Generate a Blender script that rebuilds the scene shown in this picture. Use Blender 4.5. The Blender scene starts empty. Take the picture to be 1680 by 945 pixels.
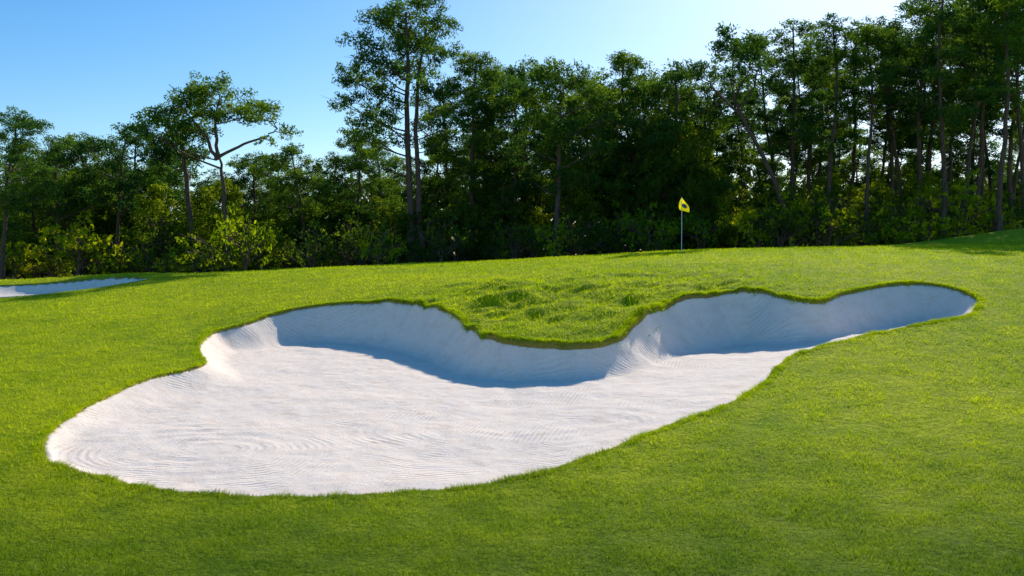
import bpy, math, random
import numpy as np
from mathutils import Vector

rng = np.random.default_rng(7)
random.seed(7)
scene = bpy.context.scene
scene.view_settings.view_transform = 'Standard'
scene.view_settings.look = 'None'
scene.view_settings.exposure = 0
COL = scene.collection

EYE = 2.8
FPX = 1500.0
HZ = 430.0

# ------------------------------------------------------------------ terrain
T = np.array([-.8, -.56, -.34, -.15, 0, .19, .37, .56, .8])
Y = np.array([0, 6, 11, 15, 18, 21, 24, 27, 30, 35, 40, 45, 55, 70, 100, 160], float)
Z = np.array([
 [0, 0, 0, 0, 0, 0, 0, 0, 0],
 [0, 0, 0, 0, 0, .02, .05, .08, .1],
 [0, 0, 0, 0, 0, .05, .1, .2, .3],
 [.4, .4, .4, .42, .45, .5, .6, .75, .85],
 [.55, .6, .65, .75, .82, .9, 1.05, 1.25, 1.35],
 [.7, .8, .9, 1.1, 1.3, 1.4, 1.6, 1.75, 1.8],
 [.85, .95, 1.1, 1.65, 1.85, 2.05, 2.3, 2.25, 2.3],
 [1.0, 1.1, 1.35, 1.95, 2.2, 2.45, 2.65, 2.6, 2.6],
 [1.1, 1.2, 1.5, 2.15, 2.45, 2.75, 2.95, 2.9, 2.9],
 [1.3, 1.4, 1.85, 2.4, 2.65, 3.05, 3.3, 3.25, 3.25],
 [1.5, 1.65, 2.2, 2.6, 2.8, 3.3, 3.5, 3.5, 3.5],
 [1.6, 1.8, 2.25, 2.65, 2.9, 3.4, 3.55, 3.6, 3.6],
 [1.6, 1.7, 2.1, 2.6, 2.9, 3.4, 3.6, 3.7, 3.7],
 [1.3, 1.4, 1.8, 2.4, 2.8, 3.2, 3.4, 3.5, 3.5],
 [1.3, 1.4, 1.8, 2.4, 2.7, 3.0, 3.2, 3.2, 3.2],
 [1.3, 1.4, 1.8, 2.4, 2.7, 3.0, 3.2, 3.2, 3.2]])
tf = np.arange(-.8, .801, .02)
yf_ = np.arange(0, 160.1, .25)
ZA = np.array([np.interp(tf, T, r) for r in Z])
ZB = np.array([np.interp(yf_, Y, ZA[:, j]) for j in range(len(tf))]).T
def smooth(A, n, ax):
    k = np.hanning(2 * n + 3)[1:-1]; k /= k.sum()
    pad = [(0, 0), (0, 0)]; pad[ax] = (n, n)
    P = np.pad(A, pad, mode='edge')
    return np.apply_along_axis(lambda m: np.convolve(m, k, mode='valid'), ax, P)
ZB = smooth(smooth(ZB, 7, 0), 6, 1)

_lat = rng.random((256, 256))
def vnoise(x, y):
    xi = np.floor(x).astype(int); yi = np.floor(y).astype(int)
    fx = x - xi; fy = y - yi
    fx = fx * fx * (3 - 2 * fx); fy = fy * fy * (3 - 2 * fy)
    a = _lat[xi % 256, yi % 256]; b = _lat[(xi + 1) % 256, yi % 256]
    c = _lat[xi % 256, (yi + 1) % 256]; d = _lat[(xi + 1) % 256, (yi + 1) % 256]
    return (a * (1 - fx) + b * fx) * (1 - fy) + (c * (1 - fx) + d * fx) * fy - .5
def sstep(a, b, v):
    t = np.clip((v - a) / (b - a), 0, 1); return t * t * (3 - 2 * t)

def base_plain(x, y):
    x = np.asarray(x, float); y = np.asarray(y, float)
    yy = np.clip(y, 0, 159.9)
    t = np.clip(x / np.maximum(np.clip(y, 0, 70), 4), -.799, .799)
    fi = (t + .8) / .02; i = np.clip(fi.astype(int), 0, len(tf) - 2); fi = fi - i
    fj = yy / .25; j = np.clip(fj.astype(int), 0, len(yf_) - 2); fj = fj - j
    z = (ZB[j, i] * (1 - fi) + ZB[j, i + 1] * fi) * (1 - fj) + (ZB[j + 1, i] * (1 - fi) + ZB[j + 1, i + 1] * fi) * fj
    z = z + 1.1 * np.exp(-((x - 30) / 6.5) ** 2 - ((y - 50) / 4.5) ** 2)
    z = z + .22 * sstep(-14, -18, x) * np.exp(-((y - 42.0) / 2.2) ** 2)
    return z

def mound(x, y):
    return np.exp(-((x - 1.8) / 5.0) ** 4 - ((y - 23.8) / 4.0) ** 2)
def terrain(x, y):
    z = base_plain(x, y)
    z = z + .05 * vnoise(x / 2.3 + 9, y / 2.3 + 3)
    u = x * .8 + y * .6; w = -x * .6 + y * .8
    z = z + mound(x, y) * (.14 + .26 * vnoise(u / 1.9 + 30, w / .9 + 11) + .19 * vnoise(u / .9 + 5, w / .42 + 60) + .13 * vnoise(u / .4 + 15, w / .2 + 6))
    near = (y < 32)
    z = z + .014 * near * vnoise(x / .3 + 51, y / .3 + 33) + .010 * vnoise(x / .12 + 5, y / .12 + 13) * near
    return z

def ground_hit(u, v):
    t = (u - 840) / FPX; s = (HZ - v) / FPX
    ys = np.arange(6, 50, .02)
    h = EYE + s * ys - base_plain(t * ys, ys)
    k = np.argmax(h <= 0)
    return (t * ys[k], ys[k])

# plain free-form greenside bunker: one long body with an irregular scalloped back edge
edge_dirs = [(65,745),(75,715),(110,685),(160,655),(215,631),(265,616),(310,606),(332,596),(326,578),(326,560),
 (348,543),(400,530),(450,514),(520,500),(590,495),(650,496),(700,505),(740,518),(768,536),(800,552),(835,560),(870,563),
 (920,565),(975,564),(1012,553),(1045,532),(1085,510),(1130,494),(1190,483),(1250,484),(1300,495),(1345,496),(1385,480),(1440,468),(1510,464),(1565,472),(1598,486),
 (1605,500),(1580,520),(1500,536),(1430,550),(1365,566),(1310,582),(1280,600),(1255,628),(1200,660),(1120,690),(1040,725),
 (960,755),(880,780),(780,800),(660,810),(540,817),(420,817),(300,812),(200,795),(120,775),(78,763)]
main_pts = [ground_hit(*p) for p in edge_dirs]
side_pts = [(-15.9, 40.0), (-16.6, 38.0), (-18.0, 36.0), (-20, 34.6), (-23, 33.6), (-28, 33.2), (-33, 34.4), (-34, 37), (-31, 39.0), (-26, 39.6), (-21, 40.2), (-17.8, 40.8)]

def catmull(P, n):
    P = np.array(P, float); N = len(P); out = []
    for i in range(N):
        p0, p1, p2, p3 = P[i - 1], P[i], P[(i + 1) % N], P[(i + 2) % N]
        for k in range(n):
            t = k / n
            out.append(.5 * ((2 * p1) + (-p0 + p2) * t + (2 * p0 - 5 * p1 + 4 * p2 - p3) * t * t + (-p0 + 3 * p1 - 3 * p2 + p3) * t ** 3))
    return np.array(out)
LOOP1 = catmull(main_pts, 6)
LOOP1[:, 0] += .07 * vnoise(LOOP1[:, 0] / .5, LOOP1[:, 1] / .5); LOOP1[:, 1] += .12 * vnoise(LOOP1[:, 0] / .4 + 9, LOOP1[:, 1] / .4)
LOOP2 = catmull(side_pts, 6)

def sdf(x, y, loop):  # positive inside
    x = x.ravel(); y = y.ravel()
    res = np.full(x.shape, -5.0)
    mn = loop.min(0) - 1; mx = loop.max(0) + 1
    idx = np.where((x > mn[0]) & (x < mx[0]) & (y > mn[1]) & (y < mx[1]))[0]
    A = loop; B = np.roll(loop, -1, 0)
    for s in range(0, len(idx), 20000):
        q = idx[s:s + 20000]; px = x[q][:, None]; py = y[q][:, None]
        dx = B[:, 0] - A[:, 0]; dy = B[:, 1] - A[:, 1]
        t = np.clip(((px - A[:, 0]) * dx + (py - A[:, 1]) * dy) / (dx * dx + dy * dy + 1e-12), 0, 1)
        d2 = (px - A[:, 0] - t * dx) ** 2 + (py - A[:, 1] - t * dy) ** 2
        d = np.sqrt(d2.min(1))
        c = ((A[:, 1] > py) != (B[:, 1] > py)) & (px < dx * (py - A[:, 1]) / (dy + 1e-12 * (dy == 0)) + A[:, 0])
        inside = c.sum(1) % 2 == 1
        res[q] = np.where(inside, d, -d)
    return res

# ------------------------------------------------------------------ mesh helper
def new_mesh(name, verts, faces4=None, faces3=None, smooth_shade=False):
    me = bpy.data.meshes.new(name)
    verts = np.asarray(verts, np.float32)
    me.vertices.add(len(verts)); me.vertices.foreach_set('co', verts.ravel())
    n4 = 0 if faces4 is None else len(faces4); n3 = 0 if faces3 is None else len(faces3)
    loops = []
    if n4: loops.append(np.asarray(faces4, np.int32).ravel())
    if n3: loops.append(np.asarray(faces3, np.int32).ravel())
    L = np.concatenate(loops)
    me.loops.add(len(L)); me.loops.foreach_set('vertex_index', L)
    me.polygons.add(n4 + n3)
    starts = np.concatenate([np.arange(n4) * 4, n4 * 4 + np.arange(n3) * 3]).astype(np.int32)
    me.polygons.foreach_set('loop_start', starts)
    me.update(calc_edges=True)
    me.polygons.foreach_set('use_smooth', np.full(n4 + n3, smooth_shade))
    me.validate()
    return me

def add_obj(name, me, mat=None, parent=None):
    ob = bpy.data.objects.new(name, me)
    COL.objects.link(ob)
    if mat and me and not me.materials: me.materials.append(mat)
    if parent: ob.parent = parent
    return ob

# ------------------------------------------------------------------ materials
def mat_new(name):
    m = bpy.data.materials.new(name); m.use_nodes = True
    nt = m.node_tree; nt.nodes.clear()
    out = nt.nodes.new('ShaderNodeOutputMaterial')
    return m, nt, out
def N(nt, typ, **kw):
    n = nt.nodes.new(typ)
    for k, v in kw.items():
        if k.startswith('_'): setattr(n, k[1:], v)
        else: n.inputs[k.replace('~', ' ')].default_value = v
    return n
def ramp(nt, fac, stops):
    r = nt.nodes.new('ShaderNodeValToRGB')
    e = r.color_ramp.elements
    while len(e) < len(stops): e.new(.5)
    for k, (p, c) in enumerate(stops):
        e[k].position = p; e[k].color = (*c, 1) if len(c) == 3 else c
    nt.links.new(fac, r.inputs[0]); return r
def mixc(nt, fac, a, b, blend='MIX'):
    m = nt.nodes.new('ShaderNodeMix'); m.data_type = 'RGBA'; m.blend_type = blend
    for s, v in ((0, fac), (6, a), (7, b)):
        if isinstance(v, (int, float)): m.inputs[s].default_value = v
        elif isinstance(v, tuple): m.inputs[s].default_value = (*v, 1)
        else: nt.links.new(v, m.inputs[s])
    return m.outputs[2]
def noise(nt, vec, scale, detail=3, rough=.55, dist=0):
    n = N(nt, 'ShaderNodeTexNoise', Scale=scale, Detail=detail, Roughness=rough, Distortion=dist)
    nt.links.new(vec, n.inputs['Vector']); return n.outputs['Fac']

def grass_colour(nt, pos):
    big = noise(nt, pos, .22, 3)
    mid = noise(nt, pos, 1.7, 5, .65)
    c1 = ramp(nt, big, [(.3, (.260, .390, .006)), (.7, (.600, .640, .008))]).outputs[0]
    c2 = ramp(nt, mid, [(.3, (.150, .280, .006)), (.7, (.620, .650, .010))]).outputs[0]
    c = mixc(nt, .5, c1, c2)
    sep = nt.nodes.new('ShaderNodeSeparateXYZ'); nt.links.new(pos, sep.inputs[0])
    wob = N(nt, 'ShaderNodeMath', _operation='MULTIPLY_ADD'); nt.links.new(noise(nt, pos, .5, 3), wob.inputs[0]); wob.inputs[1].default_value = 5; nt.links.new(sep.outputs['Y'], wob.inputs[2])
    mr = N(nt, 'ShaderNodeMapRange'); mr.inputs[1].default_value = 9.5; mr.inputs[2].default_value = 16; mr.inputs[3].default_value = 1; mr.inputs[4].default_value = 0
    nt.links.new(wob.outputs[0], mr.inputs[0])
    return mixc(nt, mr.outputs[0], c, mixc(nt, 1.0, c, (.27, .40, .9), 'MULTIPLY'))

def make_ground_mat():
    m, nt, out = mat_new('turf')
    geo = nt.nodes.new('ShaderNodeNewGeometry'); pos = geo.outputs['Position']
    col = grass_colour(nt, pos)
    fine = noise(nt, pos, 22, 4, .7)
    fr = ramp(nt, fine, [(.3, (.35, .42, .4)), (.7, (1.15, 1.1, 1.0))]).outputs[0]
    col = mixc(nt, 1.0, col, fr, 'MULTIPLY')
    at = nt.nodes.new('ShaderNodeAttribute'); at.attribute_name = 'lip'
    lipn = noise(nt, pos, 3, 3)
    mul = N(nt, 'ShaderNodeMath', _operation='MULTIPLY'); nt.links.new(at.outputs['Fac'], mul.inputs[0]); nt.links.new(lipn, mul.inputs[1])
    m2 = N(nt, 'ShaderNodeMath', _operation='MULTIPLY', _use_clamp=True); nt.links.new(mul.outputs[0], m2.inputs[0]); m2.inputs[1].default_value = 1.6
    col = mixc(nt, m2.outputs[0], col, (.42, .24, .08))
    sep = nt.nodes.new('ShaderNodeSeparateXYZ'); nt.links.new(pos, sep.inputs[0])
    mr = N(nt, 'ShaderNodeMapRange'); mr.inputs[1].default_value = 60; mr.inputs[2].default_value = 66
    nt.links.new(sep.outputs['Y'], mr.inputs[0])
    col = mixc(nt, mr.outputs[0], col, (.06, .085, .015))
    b1 = noise(nt, pos, 45, 4, .7); b2 = noise(nt, pos, 7, 4, .65)
    bp = N(nt, 'ShaderNodeBump', Strength=.8, Distance=.03); nt.links.new(b1, bp.inputs['Height'])
    bp2 = N(nt, 'ShaderNodeBump', Strength=.8, Distance=.10); nt.links.new(b2, bp2.inputs['Height']); nt.links.new(bp.outputs[0], bp2.inputs['Normal'])
    p = N(nt, 'ShaderNodeBsdfPrincipled', Roughness=.85)
    p.inputs['Specular IOR Level'].default_value = .05
    nt.links.new(col, p.inputs['Base Color']); nt.links.new(bp2.outputs[0], p.inputs['Normal'])
    nt.links.new(p.outputs[0], out.inputs[0]); return m

def make_blade_mat():
    m, nt, out = mat_new('grass_blades')
    geo = nt.nodes.new('ShaderNodeNewGeometry'); pos = geo.outputs['Position']
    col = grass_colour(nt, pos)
    rp = ramp(nt, geo.outputs['Random Per Island'], [(0, (.40, .55, .6)), (.6, (1.0, 1.05, 1.0)), (.93, (1.25, 1.2, 1.0)), (1, (1.5, 1.2, 3.0))]).outputs[0]
    col = mixc(nt, 1.0, col, rp, 'MULTIPLY')
    d = N(nt, 'ShaderNodeBsdfDiffuse'); t = N(nt, 'ShaderNodeBsdfTranslucent'); g = N(nt, 'ShaderNodeBsdfGlossy', Roughness=.45)
    g.inputs['Color'].default_value = (.8, .9, .6, 1)
    nt.links.new(col, d.inputs[0])
    tc = mixc(nt, 1.0, col, (1.35, 1.35, .7), 'MULTIPLY'); nt.links.new(tc, t.inputs[0])
    a = N(nt, 'ShaderNodeMixShader', Fac=.5); nt.links.new(d.outputs[0], a.inputs[1]); nt.links.new(t.outputs[0], a.inputs[2])
    b = N(nt, 'ShaderNodeMixShader', Fac=.02); nt.links.new(a.outputs[0], b.inputs[1]); nt.links.new(g.outputs[0], b.inputs[2])
    nt.links.new(b.outputs[0], out.inputs[0]); return m

RINGS = ((.3, 14.7, .58), (-4.5, 13.2, .7))
def make_sand_mat():
    m, nt, out = mat_new('raked_sand')
    geo = nt.nodes.new('ShaderNodeNewGeometry'); pos = geo.outputs['Position']
    def rings(cx, cy, sx, scale, dist):
        mp = N(nt, 'ShaderNodeMapping', _vector_type='POINT'); mp.inputs['Location'].default_value = (-cx * sx, -cy, 0); mp.inputs['Scale'].default_value = (sx, 1, 0)
        nt.links.new(pos, mp.inputs[0])
        w = N(nt, 'ShaderNodeTexWave', _wave_type='RINGS', _rings_direction='Z', Scale=scale, Distortion=dist, Detail=3)
        w.inputs['Detail Scale'].default_value = .8
        nt.links.new(mp.outputs[0], w.inputs[0]); return w.outputs['Color']
    r1 = rings(*RINGS[0], 3.4, 1.0); r2 = rings(*RINGS[1], 3.6, 1.0)
    mp2 = N(nt, 'ShaderNodeMapping'); mp2.inputs['Rotation'].default_value = (0, 0, .25); nt.links.new(pos, mp2.inputs[0])
    w2 = N(nt, 'ShaderNodeTexWave', _wave_type='BANDS', _bands_direction='X', Scale=3.8, Distortion=1.0, Detail=3)
    nt.links.new(mp2.outputs[0], w2.inputs[0])
    sep = nt.nodes.new('ShaderNodeSeparateXYZ'); nt.links.new(pos, sep.inputs[0])
    mrx = N(nt, 'ShaderNodeMapRange'); mrx.inputs[1].default_value = -2.8; mrx.inputs[2].default_value = -2.4; nt.links.new(sep.outputs['X'], mrx.inputs[0])
    rk = mixc(nt, mrx.outputs[0], r2, r1)
    msk = ramp(nt, noise(nt, pos, .45, 1), [(.53, (0, 0, 0)), (.58, (1, 1, 1))]).outputs[0]
    rk = mixc(nt, msk, rk, w2.outputs['Color'])
    amp = ramp(nt, noise(nt, pos, 1.1, 4, .65), [(.44, (.0, .0, .0)), (.66, (1, 1, 1))]).outputs[0]
    rk = mixc(nt, 1.0, rk, amp, 'MULTIPLY')
    n1 = noise(nt, pos, 9, 7, .75); n2 = noise(nt, pos, 60, 3, .7)
    b1 = N(nt, 'ShaderNodeBump', Strength=.45, Distance=.022); nt.links.new(rk, b1.inputs['Height'])
    b2 = N(nt, 'ShaderNodeBump', Strength=.5, Distance=.05); nt.links.new(n1, b2.inputs['Height']); nt.links.new(b1.outputs[0], b2.inputs['Normal'])
    b3 = N(nt, 'ShaderNodeBump', Strength=.35, Distance=.012); nt.links.new(n2, b3.inputs['Height']); nt.links.new(b2.outputs[0], b3.inputs['Normal'])
    col = ramp(nt, noise(nt, pos, 3, 5, .7), [(.25, (.86, .70, .56)), (.5, (.95, .81, .69)), (.8, (.96, .85, .75))]).outputs[0]
    sp = ramp(nt, noise(nt, pos, 30, 3, .8), [(.29, (.55, .52, .50)), (.38, (1, 1, 1))]).outputs[0]
    col = mixc(nt, 1.0, col, sp, 'MULTIPLY')
    p = N(nt, 'ShaderNodeBsdfPrincipled', Roughness=.9); p.inputs['Specular IOR Level'].default_value = .1
    nt.links.new(col, p.inputs['Base Color']); nt.links.new(b3.outputs[0], p.inputs['Normal'])
    nt.links.new(p.outputs[0], out.inputs[0]); return m

def make_leaf_mat(name, dark, light, trans=.4, warm=(1.7, 1.5, .5)):
    m, nt, out = mat_new(name)
    geo = nt.nodes.new('ShaderNodeNewGeometry'); oi = nt.nodes.new('ShaderNodeObjectInfo')
    pos = geo.outputs['Position']
    n = noise(nt, pos, .7, 2)
    c = ramp(nt, n, [(.3, dark), (.7, light)]).outputs[0]
    rp = ramp(nt, geo.outputs['Random Per Island'], [(0, (.7, .75, .8)), (1, (1.3, 1.2, 1.05))]).outputs[0]
    c = mixc(nt, 1.0, c, rp, 'MULTIPLY')
    ro = ramp(nt, oi.outputs['Random'], [(0, (.55, .70, 1.0)), (1, (1.35, 1.2, .8))]).outputs[0]
    c = mixc(nt, 1.0, c, ro, 'MULTIPLY')
    d = N(nt, 'ShaderNodeBsdfDiffuse'); t = N(nt, 'ShaderNodeBsdfTranslucent')
    nt.links.new(c, d.inputs[0])
    tc = mixc(nt, 1.0, c, warm, 'MULTIPLY'); nt.links.new(tc, t.inputs[0])
    a = N(nt, 'ShaderNodeMixShader', Fac=trans); nt.links.new(d.outputs[0], a.inputs[1]); nt.links.new(t.outputs[0], a.inputs[2])
    nt.links.new(a.outputs[0], out.inputs[0]); return m

def make_bark():
    m, nt, out = mat_new('pine_bark')
    tc = nt.nodes.new('ShaderNodeTexCoord')
    mp = N(nt, 'ShaderNodeMapping'); mp.inputs['Scale'].default_value = (1, 1, .25); nt.links.new(tc.outputs['Object'], mp.inputs[0])
    n = noise(nt, mp.outputs[0], 9, 4, .7)
    c = ramp(nt, n, [(.3, (.05, .030, .024)), (.65, (.19, .105, .07))]).outputs[0]
    bp = N(nt, 'ShaderNodeBump', Strength=.8, Distance=.05); nt.links.new(n, bp.inputs['Height'])
    p = N(nt, 'ShaderNodeBsdfPrincipled', Roughness=.9); nt.links.new(c, p.inputs['Base Color']); nt.links.new(bp.outputs[0], p.inputs['Normal'])
    nt.links.new(p.outputs[0], out.inputs[0]); return m

def make_plain(name, col, rough=.5, tex=.1, trans=0):
    m, nt, out = mat_new(name)
    tc = nt.nodes.new('ShaderNodeTexCoord')
    n = noise(nt, tc.outputs['Object'], 12, 3)
    c = ramp(nt, n, [(.3, tuple(x * (1 - tex) for x in col)), (.7, col)]).outputs[0]
    p = N(nt, 'ShaderNodeBsdfPrincipled', Roughness=rough); nt.links.new(c, p.inputs['Base Color'])
    if trans:
        t = N(nt, 'ShaderNodeBsdfTranslucent'); nt.links.new(c, t.inputs[0])
        mx = N(nt, 'ShaderNodeMixShader', Fac=trans); nt.links.new(p.outputs[0], mx.inputs[1]); nt.links.new(t.outputs[0], mx.inputs[2])
        nt.links.new(mx.outputs[0], out.inputs[0])
    else: nt.links.new(p.outputs[0], out.inputs[0])
    return m

M_TURF = make_ground_mat(); M_BLADE = make_blade_mat(); M_SAND = make_sand_mat(); M_BARK = make_bark()
M_PINE = make_leaf_mat('pine_needles', (.028, .100, .045), (.130, .235, .032), .5)
M_BROAD = make_leaf_mat('broad_leaves', (.045, .120, .025), (.220, .320, .022), .55)
M_SHRUB = make_leaf_mat('sunlit_shrub_leaves', (.110, .210, .012), (.430, .480, .022), .55, (1.7, 1.6, .4))  # raised yellow green: sunlight on the shrubs is put into the leaf colour
M_SHADY = make_leaf_mat('shady_leaves', (.030, .090, .025), (.120, .200, .022), .5)  # darker copy of the leaf greens, shade under the wood painted into the colour
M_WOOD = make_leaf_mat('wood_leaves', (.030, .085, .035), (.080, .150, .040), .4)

# ------------------------------------------------------------------ ground grid
def axis(dlo, dhi, dstep, mlo, mhi, mstep, lo, hi):
    a = list(np.arange(dlo, dhi, dstep))
    x = dhi; s = dstep
    R = []
    while x < hi:
        R.append(x)
        s = min(s * 1.12, mstep) if x < mhi else s * 1.15
        x += s
    R.append(hi)
    x = dlo; s = dstep; Lf = []
    while True:
        s = min(s * 1.12, mstep) if x > mlo else s * 1.15
        x -= s
        if x <= lo: break
        Lf.append(x)
    Lf.append(lo)
    return np.array(Lf[::-1] + a + R)
mnL = LOOP1.min(0); mxL = LOOP1.max(0)
gx = axis(mnL[0] - .4, mxL[0] + .4, .055, -35, 26, .12, -900, 900)
gy = axis(mnL[1] - .4, mxL[1] + .4, .055, 5, 43, .10, -60, 1500)
GX, GY = np.meshgrid(gx, gy)
D = np.maximum(sdf(GX, GY, LOOP1), sdf(GX, GY, LOOP2)).reshape(GX.shape)
BZ = terrain(GX, GY)
def lipz(d):
    return .012 * sstep(-.4, -.05, d) - .4 * sstep(.0, .14, d)
GZ = BZ + lipz(D)
nx, ny = len(gx), len(gy)
def grid_faces(keep, nx):
    jj, ii = np.where(keep)
    a = jj * nx + ii
    return np.stack([a, a + 1, a + nx + 1, a + nx], 1)
Dq = np.minimum(np.minimum(D[:-1, :-1], D[1:, :-1]), np.minimum(D[:-1, 1:], D[1:, 1:]))
def compact(verts, faces, extra=None):
    used = np.unique(faces); mp = np.full(len(verts), -1); mp[used] = np.arange(len(used))
    return verts[used], mp[faces], (None if extra is None else extra[used])
V = np.stack([GX.ravel(), GY.ravel(), GZ.ravel()], 1)
F = grid_faces(Dq < .2, nx)
lip = (np.exp(-((D - .07) / .08) ** 2)).ravel()
v_, f_, l_ = compact(V, F, lip)
me = new_mesh('ground', v_, f_, smooth_shade=True)
at = me.attributes.new('lip', 'FLOAT', 'POINT'); at.data.foreach_set('value', l_.astype(np.float32))
g = add_obj('ground', me, M_TURF)
g['kind'] = 'structure'; g['label'] = 'rolling mown grass ground of a golf course around the sand'; g['category'] = 'ground'

# sand
xk = [-8, -6.5, 0, 1.7, 3.6, 4.8, 7.4, 11, 13]
def sand_floor(x, y):
    yf = np.interp(x, xk, [13, 12.5, 11, 12.9, 14.9, 16.6, 18.8, 21.6, 22.4])
    zf = np.interp(x, xk, [.10, .05, -.10, .14, .38, .60, 1.0, 1.42, 1.55])
    k = np.interp(x, xk, [.05, .05, .05, .05, .035, .015, -.01, -.02, .0])
    return zf + k * (y - yf)
def sand_z(x, y, d, side=False):
    dd = np.maximum(d, 0)
    b0 = base_plain(x, y)
    bz = b0 + (terrain(x, y) - b0) * np.exp(-dd / .35)
    gap = .012 + .01 * sstep(14, 20, y) + .05 * np.exp(-((x - 1) / 1.9) ** 2 - ((y - 20) / 1.6) ** 2)
    if side: gap = gap * 0 + .03
    wall = 1.2 - .7 * np.exp(-((x + 7) / 2.2) ** 2 - ((y - 17.5) / 3.0) ** 2)
    if side: wall = .22 + .8 * sstep(-23, -19.5, x)
    face = bz - gap - wall * dd
    if side:
        yfr = np.interp(x, [-36, -23, -20, -18, -17, -15.4], [33.4, 33.8, 34.8, 36.0, 37.2, 39.8])
        fl = base_plain(x, yfr) + .008 * (y - yfr) - .04
    else: fl = sand_floor(x, y)
    fl = np.minimum(fl, bz - gap)
    k = .3
    h = np.clip(.5 + .5 * (fl - face) / k, 0, 1)
    z = face * (1 - h) + fl * h + k * h * (1 - h)
    z = np.minimum(z, bz - gap)
    if side: return np.where(d < 0, z - .1, z + .03 * vnoise(x / 1.5, y / 1.5) * sstep(0, .8, dd))
    z = z + .05 * vnoise(x / 1.3, y / 1.3 + 70) * sstep(0, .8, dd) + .026 * vnoise(x / .45, y / .45) * sstep(0, .4, dd) + .014 * vnoise(x / .16, y / .16) * sstep(0, .3, dd)
    for cx, cy, s in RINGS:
        rr = np.hypot((x - cx) * s, y - cy)
        near = np.exp(-(rr / 1.9) ** 4) * sstep(.25, .7, rr)
        z = z + .009 * near * np.sin(rr * 19 + 1.6 * vnoise(x / .9 + 3, y / .9)) * np.clip(.2 + 2.0 * vnoise(x / 1.0 + 40, y / .8 + 20), 0, 1) * sstep(.3, .9, dd)
    return np.where(d < 0, z - .1, z)
def build_sand(loop, step, side, lab):
    mn = loop.min(0) - .3; mx = loop.max(0) + .3
    X, Yg = np.meshgrid(np.arange(mn[0], mx[0], step), np.arange(mn[1], mx[1], step))
    d = sdf(X, Yg, loop).reshape(X.shape)
    z = sand_z(X, Yg, d, side)
    dm = np.maximum(np.maximum(d[:-1, :-1], d[1:, :-1]), np.maximum(d[:-1, 1:], d[1:, 1:]))
    Fq = grid_faces(dm > -.05, X.shape[1])
    v, f, _ = compact(np.stack([X.ravel(), Yg.ravel(), z.ravel()], 1), Fq)
    me = new_mesh('sand_bunker', v, f, smooth_shade=True)
    o = add_obj('sand_bunker', me, M_SAND)
    o['kind'] = 'structure'; o['label'] = lab; o['category'] = 'sand bunker'
build_sand(LOOP1, .045, False, 'large raked white sand bunker with scalloped grassy lips')
build_sand(LOOP2, .08, True, 'shallow pale sand bunker beside the mown fairway')

# ------------------------------------------------------------------ grass blades
def blades(n, fringe=False):
    if not fringe:
        u = rng.random(n)
        y = 6.5 * (46 / 6.5) ** u
        t = rng.uniform(-.72, .72, n); x = t * y
        d = np.maximum(sdf(x, y, LOOP1), sdf(x, y, LOOP2))
        k = d < .02
        x, y, d = x[k], y[k], d[k]
        h = (.036 + .0004 * (y - 8)) * rng.uniform(.4, 1.5, len(x)) * (1 + 1.0 * vnoise(x / .35, y / .35) + .7 * vnoise(x / .1, y / .1)) * (1 + .8 * mound(x, y))
        w = .0055 * (np.maximum(y, 8) / 8) ** 1.0 * rng.uniform(.7, 1.3, len(x))
        lean = rng.normal(0, .6, (len(x), 2)) * h[:, None]
    else:
        A = LOOP1; seg = np.linalg.norm(np.roll(A, -1, 0) - A, axis=1); p = seg / seg.sum()
        i = rng.choice(len(A), n, p=p); f = rng.random(n)[:, None]
        P = A[i] * (1 - f) + np.roll(A, -1, 0)[i] * f
        tg = (np.roll(A, -1, 0) - A)[i]; tg /= np.linalg.norm(tg, axis=1)[:, None] + 1e-9
        area = np.sum(A[:, 0] * np.roll(A[:, 1], -1) - np.roll(A[:, 0], -1) * A[:, 1])
        nr = np.stack([-tg[:, 1], tg[:, 0]], 1) * (1 if area > 0 else -1)  # inward
        off = rng.uniform(-.14, .03, n) + .09 * vnoise(P[:, 0] / .14, P[:, 1] / .14)
        P = P + nr * off[:, None]
        x, y = P[:, 0], P[:, 1]; d = off
        h = rng.uniform(.012, .048, n) * (1 + 1.6 * vnoise(x / .3, y / .3)) * (1 + .9 * mound(x, y))
        w = .006 * (np.maximum(y, 8) / 8) ** .9 * rng.uniform(.7, 1.3, n)
        lean = nr * (h * rng.uniform(-.3, 1.8, n))[:, None] + rng.normal(0, .4, (n, 2)) * h[:, None]
    z = terrain(x, y) + lipz(d) - .006
    a = rng.uniform(0, 2 * np.pi, len(x)); cx, cy = np.cos(a) * w / 2, np.sin(a) * w / 2
    v = np.zeros((len(x), 3, 3))
    v[:, 0] = np.stack([x - cx, y - cy, z], 1); v[:, 1] = np.stack([x + cx, y + cy, z], 1)
    v[:, 2] = np.stack([x + lean[:, 0], y + lean[:, 1], z + h], 1)
    return v.reshape(-1, 3)
vb = np.concatenate([blades(700000), blades(70000, True)])
me = new_mesh('grass', vb, None, np.arange(len(vb)).reshape(-1, 3))
o = add_obj('grass', me, M_BLADE); o['kind'] = 'stuff'; o['label'] = 'short bright green mown grass blades on the lawn'; o['category'] = 'grass'

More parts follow.
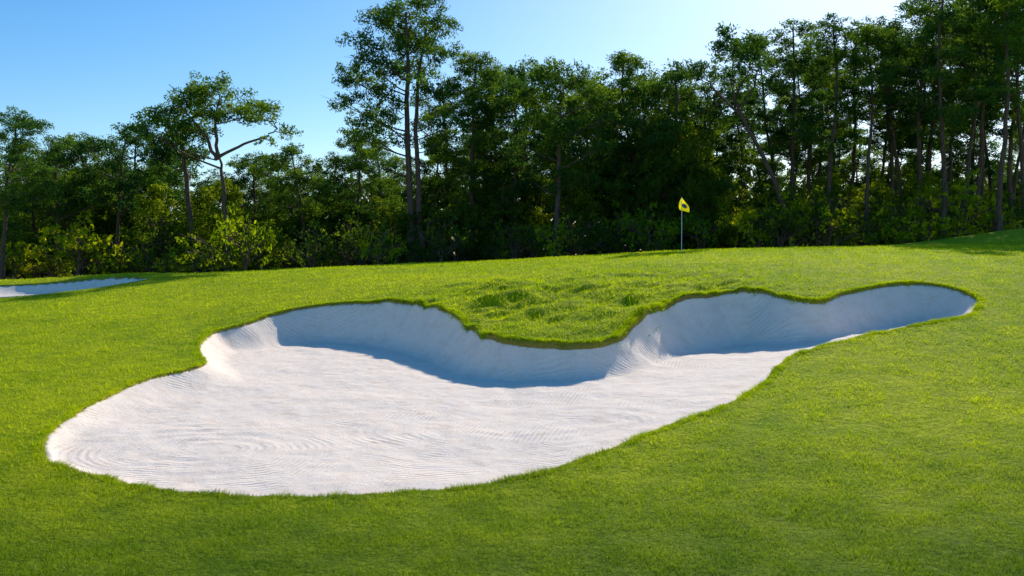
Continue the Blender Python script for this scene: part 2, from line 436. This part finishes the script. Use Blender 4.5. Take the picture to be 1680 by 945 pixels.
# ------------------------------------------------------------------ tree pieces
def tube(pts, rad, sides=7):
    pts = np.asarray(pts, float); n = len(pts)
    tg = np.gradient(pts, axis=0); tg /= np.linalg.norm(tg, axis=1)[:, None] + 1e-9
    ref = np.array([.31, .95, .05]); V = []
    ang = np.linspace(0, 2 * np.pi, sides, endpoint=False)
    for i in range(n):
        s = np.cross(tg[i], ref); s /= np.linalg.norm(s) + 1e-9; q = np.cross(tg[i], s)
        V.append(pts[i] + rad[i] * (np.cos(ang)[:, None] * s + np.sin(ang)[:, None] * q))
    V = np.concatenate(V); F = []
    for i in range(n - 1):
        for k in range(sides):
            a = i * sides + k; b = i * sides + (k + 1) % sides
            F.append((a, b, b + sides, a + sides))
    return V, np.array(F)
def join(parts):
    V = []; F = []; o = 0
    for v, f in parts:
        V.append(v); F.append(f + o); o += len(v)
    return np.concatenate(V), np.concatenate(F)

def leaves(R, centers, radii, per, size, flat=.6, aspect=.4, sub=9):
    P = []
    for c, r in zip(centers, radii):
        ns = max(5, int(sub * (r / 1.2) ** 1.4))
        d = R.normal(size=(ns, 3)); d /= np.linalg.norm(d, axis=1)[:, None]
        sc = d * (R.random(ns) ** .45)[:, None] * r * np.array([1, 1, flat]) + c
        sr = np.clip(R.uniform(.23, .45, ns) * r, .20, .56)
        for s_, q in zip(sc, sr):
            m = max(8, int(per * (q / .4) ** 1.8))
            e = R.normal(size=(m, 3)); e /= np.linalg.norm(e, axis=1)[:, None]
            P.append(s_ + e * (R.random(m) ** .6)[:, None] * q * np.array([1.1, 1.1, .8]))
    P = np.concatenate(P); n = len(P)
    a = R.normal(size=(n, 3)) + np.array([0, 0, .35]); a /= np.linalg.norm(a, axis=1)[:, None]
    b = np.cross(a, R.normal(size=(n, 3))); b /= np.linalg.norm(b, axis=1)[:, None] + 1e-9
    L = size * R.uniform(.6, 1.4, n)[:, None]; W = L * aspect
    V = np.stack([P - a * L / 2, P + b * W / 2, P + a * L / 2, P - b * W / 2], 1).reshape(-1, 3)
    return V, np.arange(4 * n).reshape(-1, 4)

def tree_meshes(R, trunk_paths, clumps, name, leafmat, per=34, size=.25, flat=.6, aspect=.33, limb=True, sub=16):
    parts = []
    for path, rr in trunk_paths:
        path = np.asarray(path, float)
        t = np.linspace(0, len(path) - 1, 14); k = np.arange(len(path))
        q = np.stack([np.interp(t, k, path[:, j]) for j in range(3)], 1)
        q[1:-1] = (q[:-2] + q[1:-1] * 2 + q[2:]) / 4
        q[1:-1, :2] += R.normal(0, .04, (12, 2))
        rad = rr * (1 - .72 * np.linspace(0, 1, 14)); rad[0] *= 1.35
        parts.append(tube(q, rad, 8))
    tp = [np.asarray(p, float) for p, _ in trunk_paths]
    if limb:
        for c, r in clumps:
            c = np.asarray(c, float)
            best = None
            for path in tp:
                k = np.linspace(0, len(path) - 1, 60); kk = np.arange(len(path))
                q = np.stack([np.interp(k, kk, path[:, j]) for j in range(3)], 1)
                hd = np.linalg.norm(q[:, :2] - c[:2], axis=1)
                cost = hd + np.abs(q[:, 2] - (c[2] - .45 * hd)) * 1.2
                i = cost.argmin()
                if best is None or cost[i] < best[0]: best = (cost[i], q[i])
            a = best[1]; Ln = np.linalg.norm(c - a)
            mid = (a + c) / 2 + np.array([0, 0, -.08 * Ln]) + R.normal(0, .06 * Ln, 3)
            pp = np.stack([(1 - s) ** 2 * a + 2 * s * (1 - s) * mid + s * s * c for s in np.linspace(0, 1, 6)])
            rb = min(.075, .025 + .010 * Ln)
            parts.append(tube(pp, rb * (1 - .7 * np.linspace(0, 1, 6)), 5))
            for _ in range(3):
                e = c + R.normal(0, .5, 3) * r * np.array([1, 1, .5])
                parts.append(tube(np.stack([pp[3], (pp[3] + e) / 2 + R.normal(0, .08, 3), e]), [rb * .4, rb * .3, .006], 4))
    tv, tfc = join(parts)
    tm = new_mesh('trunk', tv, tfc, smooth_shade=True); tm.materials.append(M_BARK)
    lv, lf = leaves(R, [np.asarray(c, float) for c, _ in clumps], [r for _, r in clumps], per, size, flat, aspect, sub)
    lm = new_mesh('crown', lv, lf); lm.materials.append(leafmat)
    return tm, lm

def gen_pine(seed, H, frac, spread, n, cr, lean=(0, 0), prof='round', r0=.24, leafmat=None, **kw):
    R = np.random.default_rng(seed)
    hs = np.linspace(0, 1, 6)
    wob = R.normal(0, .014 * H, (6, 2)) * (hs[:, None] ** .7); wob[0] = 0
    path = np.stack([lean[0] * hs ** 1.3 + wob[:, 0], lean[1] * hs ** 1.3 + wob[:, 1], hs * (H - .8)], 1)
    cl = []
    for i in range(n):
        f = (i + R.random()) / n
        hf = frac + (1 - frac) * f
        if prof == 'round': s = spread * (.35 + 1.0 * math.sin(math.pi * min(1, .15 + f * .8)) * .75)
        elif prof == 'flat': s = spread * (.45 + .6 * f) * (1 if f < .85 else .55)
        else: s = spread * (1.05 - .7 * f)
        s *= R.uniform(.35, 1.2)
        a = i * 2.4 + R.uniform(-.6, .6)
        c = np.array([np.interp(hf, hs, path[:, 0]) + s * math.cos(a), np.interp(hf, hs, path[:, 1]) + s * math.sin(a), hf * (H - cr * .5)])
        cl.append((c, cr * R.uniform(.6, 1.25)))
    cl.append((path[-1] + np.array([0, 0, .1]), cr))
    return tree_meshes(R, [(path, r0)], cl, 'pine', leafmat or M_PINE, **kw)

P_TALL = [gen_pine(11, 20, .38, 3.3, 23, 1.42), gen_pine(12, 20, .44, 3.1, 21, 1.46, (1.5, .5)), gen_pine(13, 20, .34, 3.6, 25, 1.38, (-1, 0), 'cone')]
P_SLIM = [gen_pine(21, 22, .52, 2.7, 17, 1.35, (.8, 0), r0=.2), gen_pine(22, 22, .58, 2.9, 15, 1.4, (-1.4, .5), r0=.19), gen_pine(23, 22, .46, 2.5, 18, 1.25, (.2, 0), r0=.21), gen_pine(24, 22, .62, 3.1, 14, 1.45, (1.8, .3), r0=.18)]
P_FLAT = [gen_pine(31, 14, .48, 3.6, 20, 1.42, (1.2, 0), 'round', r0=.2), gen_pine(32, 14, .44, 3.9, 21, 1.45, (-1.6, 0), 'flat', r0=.2)]
P_FULL = [gen_pine(41, 16, .26, 3.8, 30, 1.45, per=28), gen_pine(42, 16, .20, 3.6, 30, 1.4, (.8, 0), 'cone', per=28), gen_pine(43, 16, .32, 4.2, 29, 1.5, per=28)]
BROAD = [gen_pine(s, 10, .1, 3.0, 24, 1.4, leafmat=M_BROAD, flat=.85, aspect=.55, size=.25, r0=.18, per=22) for s in (51, 52, 53)]
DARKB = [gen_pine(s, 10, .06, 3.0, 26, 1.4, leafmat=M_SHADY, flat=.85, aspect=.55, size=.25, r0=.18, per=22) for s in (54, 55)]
def gen_shrub(seed, H, W, mat):
    R = np.random.default_rng(seed)
    cl = []
    for i in range(11):
        a = i * 2.4; s = W * .5 * math.sqrt(R.random())
        cl.append((np.array([s * math.cos(a), s * math.sin(a), R.uniform(.25, .85) * H * (1 - .4 * s / W)]), R.uniform(.5, .85)))
    paths = [([(0, 0, 0), (R.normal(0, .2), R.normal(0, .2), H * .4), (R.normal(0, .5), R.normal(0, .5), H * .75)], .06) for _ in range(3)]
    return tree_meshes(R, paths, cl, 'shrub', mat, per=24, size=.18, flat=.85, aspect=.55, sub=14)
SHRUB = [gen_shrub(s, 2.4, 3.0, M_SHRUB) for s in (61, 62, 63)]
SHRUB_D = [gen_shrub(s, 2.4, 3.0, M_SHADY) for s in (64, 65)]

def place(kind, meshes, x, y, sx, sz, rot, label, cat, group, snames=('trunk', 'crown')):
    e = bpy.data.objects.new(kind, None); COL.objects.link(e)
    e.empty_display_size = .5
    e.location = (x, y, float(terrain(x, y)) - .05); e.scale = (sx, sx, sz); e.rotation_euler = (0, 0, rot)
    e['label'] = label; e['category'] = cat; e['group'] = group
    for nm, m in zip(snames, meshes):
        o = bpy.data.objects.new(nm, m); COL.objects.link(o); o.parent = e
    return e
def H_for(topv, x, y): return EYE + (HZ - topv) / FPX * y - float(base_plain(x, y))
def put(u, topv, y, lst, h0, wid=1.0, rot=None, kind='pine_tree', label='tall pine tree with bare trunk and clumped crown', cat='tree', group='pine trees bordering the green'):
    x = (u - 840) / FPX * y
    h = H_for(topv, x, y); s = h / h0
    m = lst[random.randrange(len(lst))]
    place(kind, m, x, y, s ** .6 * wid, s, random.uniform(0, 6.28) if rot is None else rot, label, cat, group)

def hero(trunks, clumps, base, y, seed, label, rs=1.3):
    bx = (base - 840) / FPX * y; gz = float(base_plain(bx, y)); k = y / FPX
    R = np.random.default_rng(seed)
    W = lambda u, v: ((u - base) * k, EYE + (HZ - v) * k - gz)
    tps = []
    for tr, rr in trunks:
        dy = R.uniform(-.6, .6)
        pts = []
        for i, (u, v) in enumerate(tr):
            a, b = W(u, v)
            pts.append((a, dy * i / len(tr), max(b, 0) if i else b))
        pts[0] = (pts[0][0], 0, pts[0][2] if len(tps) and pts[0][2] > 1 else -.1)
        tps.append((pts, rr))
    cl = []
    for u, v, r in clumps:
        a, b = W(u, v); cl.append((np.array([a, R.normal(0, 1.4), b]), r * k * rs))
    m = tree_meshes(R, tps, cl, 'hero', M_PINE, per=34, size=.24, sub=18)
    place('pine_tree', m, bx, y, 1, 1, 0, label, 'tree', 'pine trees bordering the green')

hero([([(376, 450), (372, 380), (366, 310), (358, 255)], .25), ([(358, 262), (335, 215), (300, 175)], .14), ([(358, 258), (395, 238), (440, 222), (455, 210)], .12), ([(360, 255), (355, 200), (362, 155)], .13)],
     [(350,148,30),(318,152,30),(382,158,26),(285,172,28),(330,180,30),(400,180,24),(440,190,24),(466,212,17),(452,236,14),(258,190,22),(300,205,24),(262,220,18),(370,190,20),(425,172,18),(290,235,16)],
     376, 62, 101, 'umbrella crowned pine tree with forked bare trunk', 1.32)
hero([([(322, 450), (316, 370), (308, 300), (300, 240), (290, 215)], .24)],
     [(290,205,26),(262,225,24),(310,225,24),(240,205,20),(285,245,24),(325,250,20),(250,255,20),(300,275,18),(330,215,20)],
     322, 64, 105, 'dark leaning pine tree with slender bare trunk', 1.35)
hero([([(676, 405), (672, 300), (668, 180), (672, 90), (668, 25)], .28), ([(692, 405), (686, 300), (682, 200), (690, 110), (700, 50)], .23)],
     [(655,22,32),(700,16,24),(628,42,24),(690,52,32),(728,44,20),(660,62,26),(605,92,24),(640,100,26),(684,104,22),(722,96,24),(588,125,22),(622,150,24),(570,170,20),(600,188,24),(648,178,20),(702,150,26),(736,142,18),(712,190,24),(745,205,16),(578,218,20),(618,225,22),(715,232,20),(655,225,18),(590,255,16),(575,130,18),(625,120,22),(672,80,22),(640,205,20)],
     680, 64, 102, 'very tall twin trunked pine tree rising above the wood', 1.48)
hero([([(1302, 395), (1278, 310), (1240, 240), (1205, 175), (1195, 130)], .20), ([(1215, 190), (1170, 150), (1155, 125)], .10), ([(1208, 180), (1235, 140), (1240, 110)], .09)],
     [(1190,92,28),(1155,104,22),(1222,82,22),(1240,106,18),(1172,125,16),(1210,120,20),(1145,122,14),(1200,150,13),(1180,70,20),(1228,130,14)],
     1302, 60, 103, 'leaning pine tree with slanted trunk and small crown', 1.38)
hero([([(912, 420), (914, 330), (918, 240), (920, 150)], .22)],
     [(915,112,28),(885,130,26),(950,128,26),(860,160,24),(900,165,30),(945,165,30),(985,160,22),(870,200,26),(915,210,32),(965,205,28),(1000,190,16),(850,235,22),(895,250,28),(945,250,28),(985,245,20),(870,285,22),(920,295,26),(965,290,22)],
     912, 62, 104, 'broad full crowned pine tree in dark shade', 1.3)

put(2, 180, 58, P_TALL, 20, 1.0)
for u, v, y, l, h in [(60,250,72,P_FULL,16),(95,225,66,P_FLAT,14),(135,222,70,P_FULL,16),(190,205,66,P_FLAT,14),(228,215,74,P_FULL,16),
                      (-40,200,64,P_FULL,16),(160,260,78,P_FULL,16),(270,240,80,P_FULL,16),(420,250,74,P_FULL,16),(455,262,80,P_FULL,16),(505,240,70,P_FLAT,14),(540,250,78,P_FULL,16),
                      (588,222,72,P_TALL,20),(620,235,80,P_FULL,16),(735,150,74,P_TALL,20),(775,92,68,P_TALL,20),(815,120,72,P_TALL,20),(860,100,76,P_FULL,16),(845,135,66,P_TALL,20),
                      (1000,130,74,P_FULL,16),(1035,90,70,P_TALL,20),(1070,120,76,P_FULL,16),(1108,105,66,P_FULL,16),(1140,140,72,P_FULL,16),(975,120,80,P_TALL,20),(1060,140,68,P_FULL,16)]:
    put(u, v, y, l, h)
for u, v, y in [(1270,60,70),(1305,35,68),(1365,30,64),(1332,60,72),(1395,50,74),(1420,35,62),(1455,50,70),(1482,30,66),(1505,-10,64),(1545,-30,58),(1530,20,70),(1580,-25,60),(1602,-60,64),(1608,0,72),
                (1640,-60,56),(1662,-20,66),(1680,-70,60),(1700,-40,68),(1740,-40,62),(1228,120,76),(1180,160,78),(1560,20,78),(1470,70,80),(1380,90,82),(1290,100,80),(1630,30,80),(1340,110,76),(1435,100,76),(1510,70,74),(1590,60,82),(1655,40,74),(1250,150,84)]:
    put(u, v, y, P_SLIM, 22, 1.08, label='tall slim pine tree with long bare trunk')
su = [-150, 0, 100, 250, 480, 560, 620, 760, 1000, 1150, 1400, 1680, 1850]
sv = [260, 270, 275, 280, 300, 285, 260, 190, 190, 190, 180, 150, 130]
for u in range(-140, 1840, 50):
    y = random.uniform(80, 96); uu = u + random.uniform(-16, 16)
    if uu < 1120: put(uu, np.interp(uu, su, sv) + random.uniform(-15, 40), y, P_FULL, 16)
    elif random.random() < .7:
        put(uu, np.interp(uu, su, sv) + random.uniform(-15, 40), y, P_TALL, 20)
for u in range(1160, 1840, 85):
    uu = u + random.uniform(-20, 20)
    put(uu, 262 + random.uniform(-25, 35), random.uniform(84, 98), P_FULL, 16)
for u in range(-120, 1840, 50):
    y = random.uniform(64, 76); uu = u + random.uniform(-18, 18)
    top = np.interp(uu, [0, 400, 700, 1000, 1100, 1300, 1680], [335, 335, 310, 280, 240, 305, 300]) + random.uniform(-35, 40)
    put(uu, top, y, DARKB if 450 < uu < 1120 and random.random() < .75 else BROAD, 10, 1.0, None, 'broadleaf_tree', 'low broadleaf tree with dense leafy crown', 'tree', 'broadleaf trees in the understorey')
for u, v in [(1110, 190), (1090, 240), (1130, 260)]:
    put(u, v, 64, DARKB, 10, .7, None, 'broadleaf_tree', 'vine covered broadleaf tree with tall dark crown', 'tree', 'broadleaf trees in the understorey')
for u in range(-110, 1830, 24):
    uu = u + random.uniform(-14, 14); y = random.uniform(57, 65)
    x = (uu - 840) / FPX * y
    s = random.uniform(.6, 1.7)
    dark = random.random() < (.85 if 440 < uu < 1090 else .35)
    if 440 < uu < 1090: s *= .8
    if dark: place('shrub', SHRUB_D[random.randrange(2)], x, y + 1, s, s * random.uniform(.8, 1.6), random.uniform(0, 6.28), 'leafy shrub toned dark green for the shade of the wood', 'shrub', 'shrubs along the edge of the wood', ('stem', 'foliage'))
    else: place('shrub', SHRUB[random.randrange(3)], x, y, s, s * random.uniform(.8, 1.5), random.uniform(0, 6.28), 'leafy shrub coloured a sunlit yellow green at the edge of the wood', 'shrub', 'shrubs along the edge of the wood', ('stem', 'foliage'))

R = np.random.default_rng(5)
n = 75000
x = R.uniform(-95, 110, n); y = R.uniform(96, 118, n)
top = 8 + 5 * vnoise(x / 5, y / 9) + 4 * vnoise(x / 1.9 + 7, y / 4)
z = terrain(x, y) + top * R.random(n) ** 1.25
a = R.normal(size=(n, 3)); a /= np.linalg.norm(a, axis=1)[:, None]
b = np.cross(a, R.normal(size=(n, 3))); b /= np.linalg.norm(b, axis=1)[:, None]
P = np.stack([x, y, z], 1); Lh = R.uniform(.25, .5, n)[:, None]
V = np.stack([P - a * Lh, P + b * Lh * .6, P + a * Lh, P - b * Lh * .6], 1).reshape(-1, 3)
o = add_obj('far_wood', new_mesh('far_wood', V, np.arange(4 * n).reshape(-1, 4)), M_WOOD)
o['kind'] = 'stuff'; o['label'] = 'dark distant wood of leafy trees behind the pines'; o['category'] = 'wood'

# ------------------------------------------------------------------ flag
fy = 39.5; fx = (1118 - 840) / FPX * fy; fz = float(terrain(fx, fy))
e = bpy.data.objects.new('golf_flag', None); COL.objects.link(e); e.location = (fx, fy, fz)
e['label'] = 'yellow golf flag with dark round emblem on a thin white pole'; e['category'] = 'golf flag'
M_POLE = make_plain('white_pole', (.8, .8, .78), .35); M_FLAG = make_plain('yellow_cloth', (.98, .87, .01), .7, .03, .6); M_EMB = make_plain('navy_print', (.02, .05, .12), .6, .1, .2); M_WH = make_plain('white_print', (.5, .6, .6), .6)
v, f = tube([(0, 0, -.1), (0, 0, 1), (0, 0, 2.35), (0, 0, 2.38)], [.016, .015, .012, .004], 10)
add_obj('pole', new_mesh('pole', v, f, smooth_shade=True), M_POLE, e)
nu, nv = 17, 17; V = []
def cloth(a, b):
    # limp cloth: narrow at the top of the hoist, widening toward its hanging corners
    X = (a * (.10 + .34 * (1 - (1 - b) ** 2) ** .9 * (1 - .35 * b))) - .13 * math.sin(min(b, 1) * math.pi * .75) * (1 - a)
    Zz = 2.37 - b * .56 - a * .20 * (1 - .5 * b)
    Yy = -.02 + .045 * math.sin(a * 6 + b * 2.5) * (.3 + a)
    return (X, Yy, Zz)
for j in range(nv):
    for i in range(nu): V.append(cloth(i / (nu - 1), j / (nv - 1)))
Fq = [(j * nu + i, j * nu + i + 1, (j + 1) * nu + i + 1, (j + 1) * nu + i) for j in range(nv - 1) for i in range(nu - 1)]
fo = add_obj('flag', new_mesh('flag', V, np.array(Fq), smooth_shade=True), M_FLAG, e)
def disc(name, r, off, mat, r_in=0):
    V = []; n = 28
    rings = [r_in + (r - r_in) * k / 4 for k in range(5)]
    for rr in rings:
        for i in range(n):
            an = 2 * math.pi * i / n
            p = cloth(.52 + rr * math.cos(an) / .40, .56 + rr * math.sin(an) / .5)
            V.append((p[0], p[1] + off, p[2]))
    Q = [(k * n + i, k * n + (i + 1) % n, (k + 1) * n + (i + 1) % n, (k + 1) * n + i) for k in range(4) for i in range(n)]
    return add_obj(name, new_mesh(name, V, np.array(Q), smooth_shade=True), mat, fo)
disc('emblem', .10, -.006, M_EMB, .002)
disc('emblem_ring', .066, -.010, M_WH, .054)

# ------------------------------------------------------------------ light
AZ = math.radians(23); EL = math.radians(32)
w = bpy.data.worlds.new('World'); scene.world = w; w.use_nodes = True
nt = w.node_tree; nt.nodes.clear()
sky = nt.nodes.new('ShaderNodeTexSky'); sky.sky_type = 'NISHITA'; sky.sun_disc = False
sky.sun_elevation = EL; sky.sun_rotation = AZ; sky.air_density = 1.0; sky.dust_density = .5; sky.ozone_density = 3.0
hs = nt.nodes.new('ShaderNodeHueSaturation'); hs.inputs['Saturation'].default_value = 1.4; hs.inputs['Value'].default_value = .97
bg = nt.nodes.new('ShaderNodeBackground'); bg.inputs[1].default_value = .15
wo = nt.nodes.new('ShaderNodeOutputWorld')
nt.links.new(sky.outputs[0], hs.inputs['Color']); nt.links.new(hs.outputs[0], bg.inputs[0]); nt.links.new(bg.outputs[0], wo.inputs[0])
ld = bpy.data.lights.new('sun', 'SUN'); ld.energy = 5.0; ld.angle = math.radians(.5); ld.color = (1, .92, .78)
lo = bpy.data.objects.new('sun', ld); COL.objects.link(lo)
dv = Vector((math.sin(AZ) * math.cos(EL), math.cos(AZ) * math.cos(EL), math.sin(EL)))
lo.rotation_euler = dv.to_track_quat('Z', 'Y').to_euler(); lo.location = dv * 100

cd = bpy.data.cameras.new('camera'); cd.lens = 36 * FPX / 1680; cd.sensor_width = 36; cd.clip_end = 4000; cd.clip_start = .1
co = bpy.data.objects.new('camera', cd); COL.objects.link(co)
co.location = (0, 0, EYE); co.rotation_euler = (math.radians(90) - math.atan((472.5 - HZ) / FPX), 0, 0)
scene.camera = co
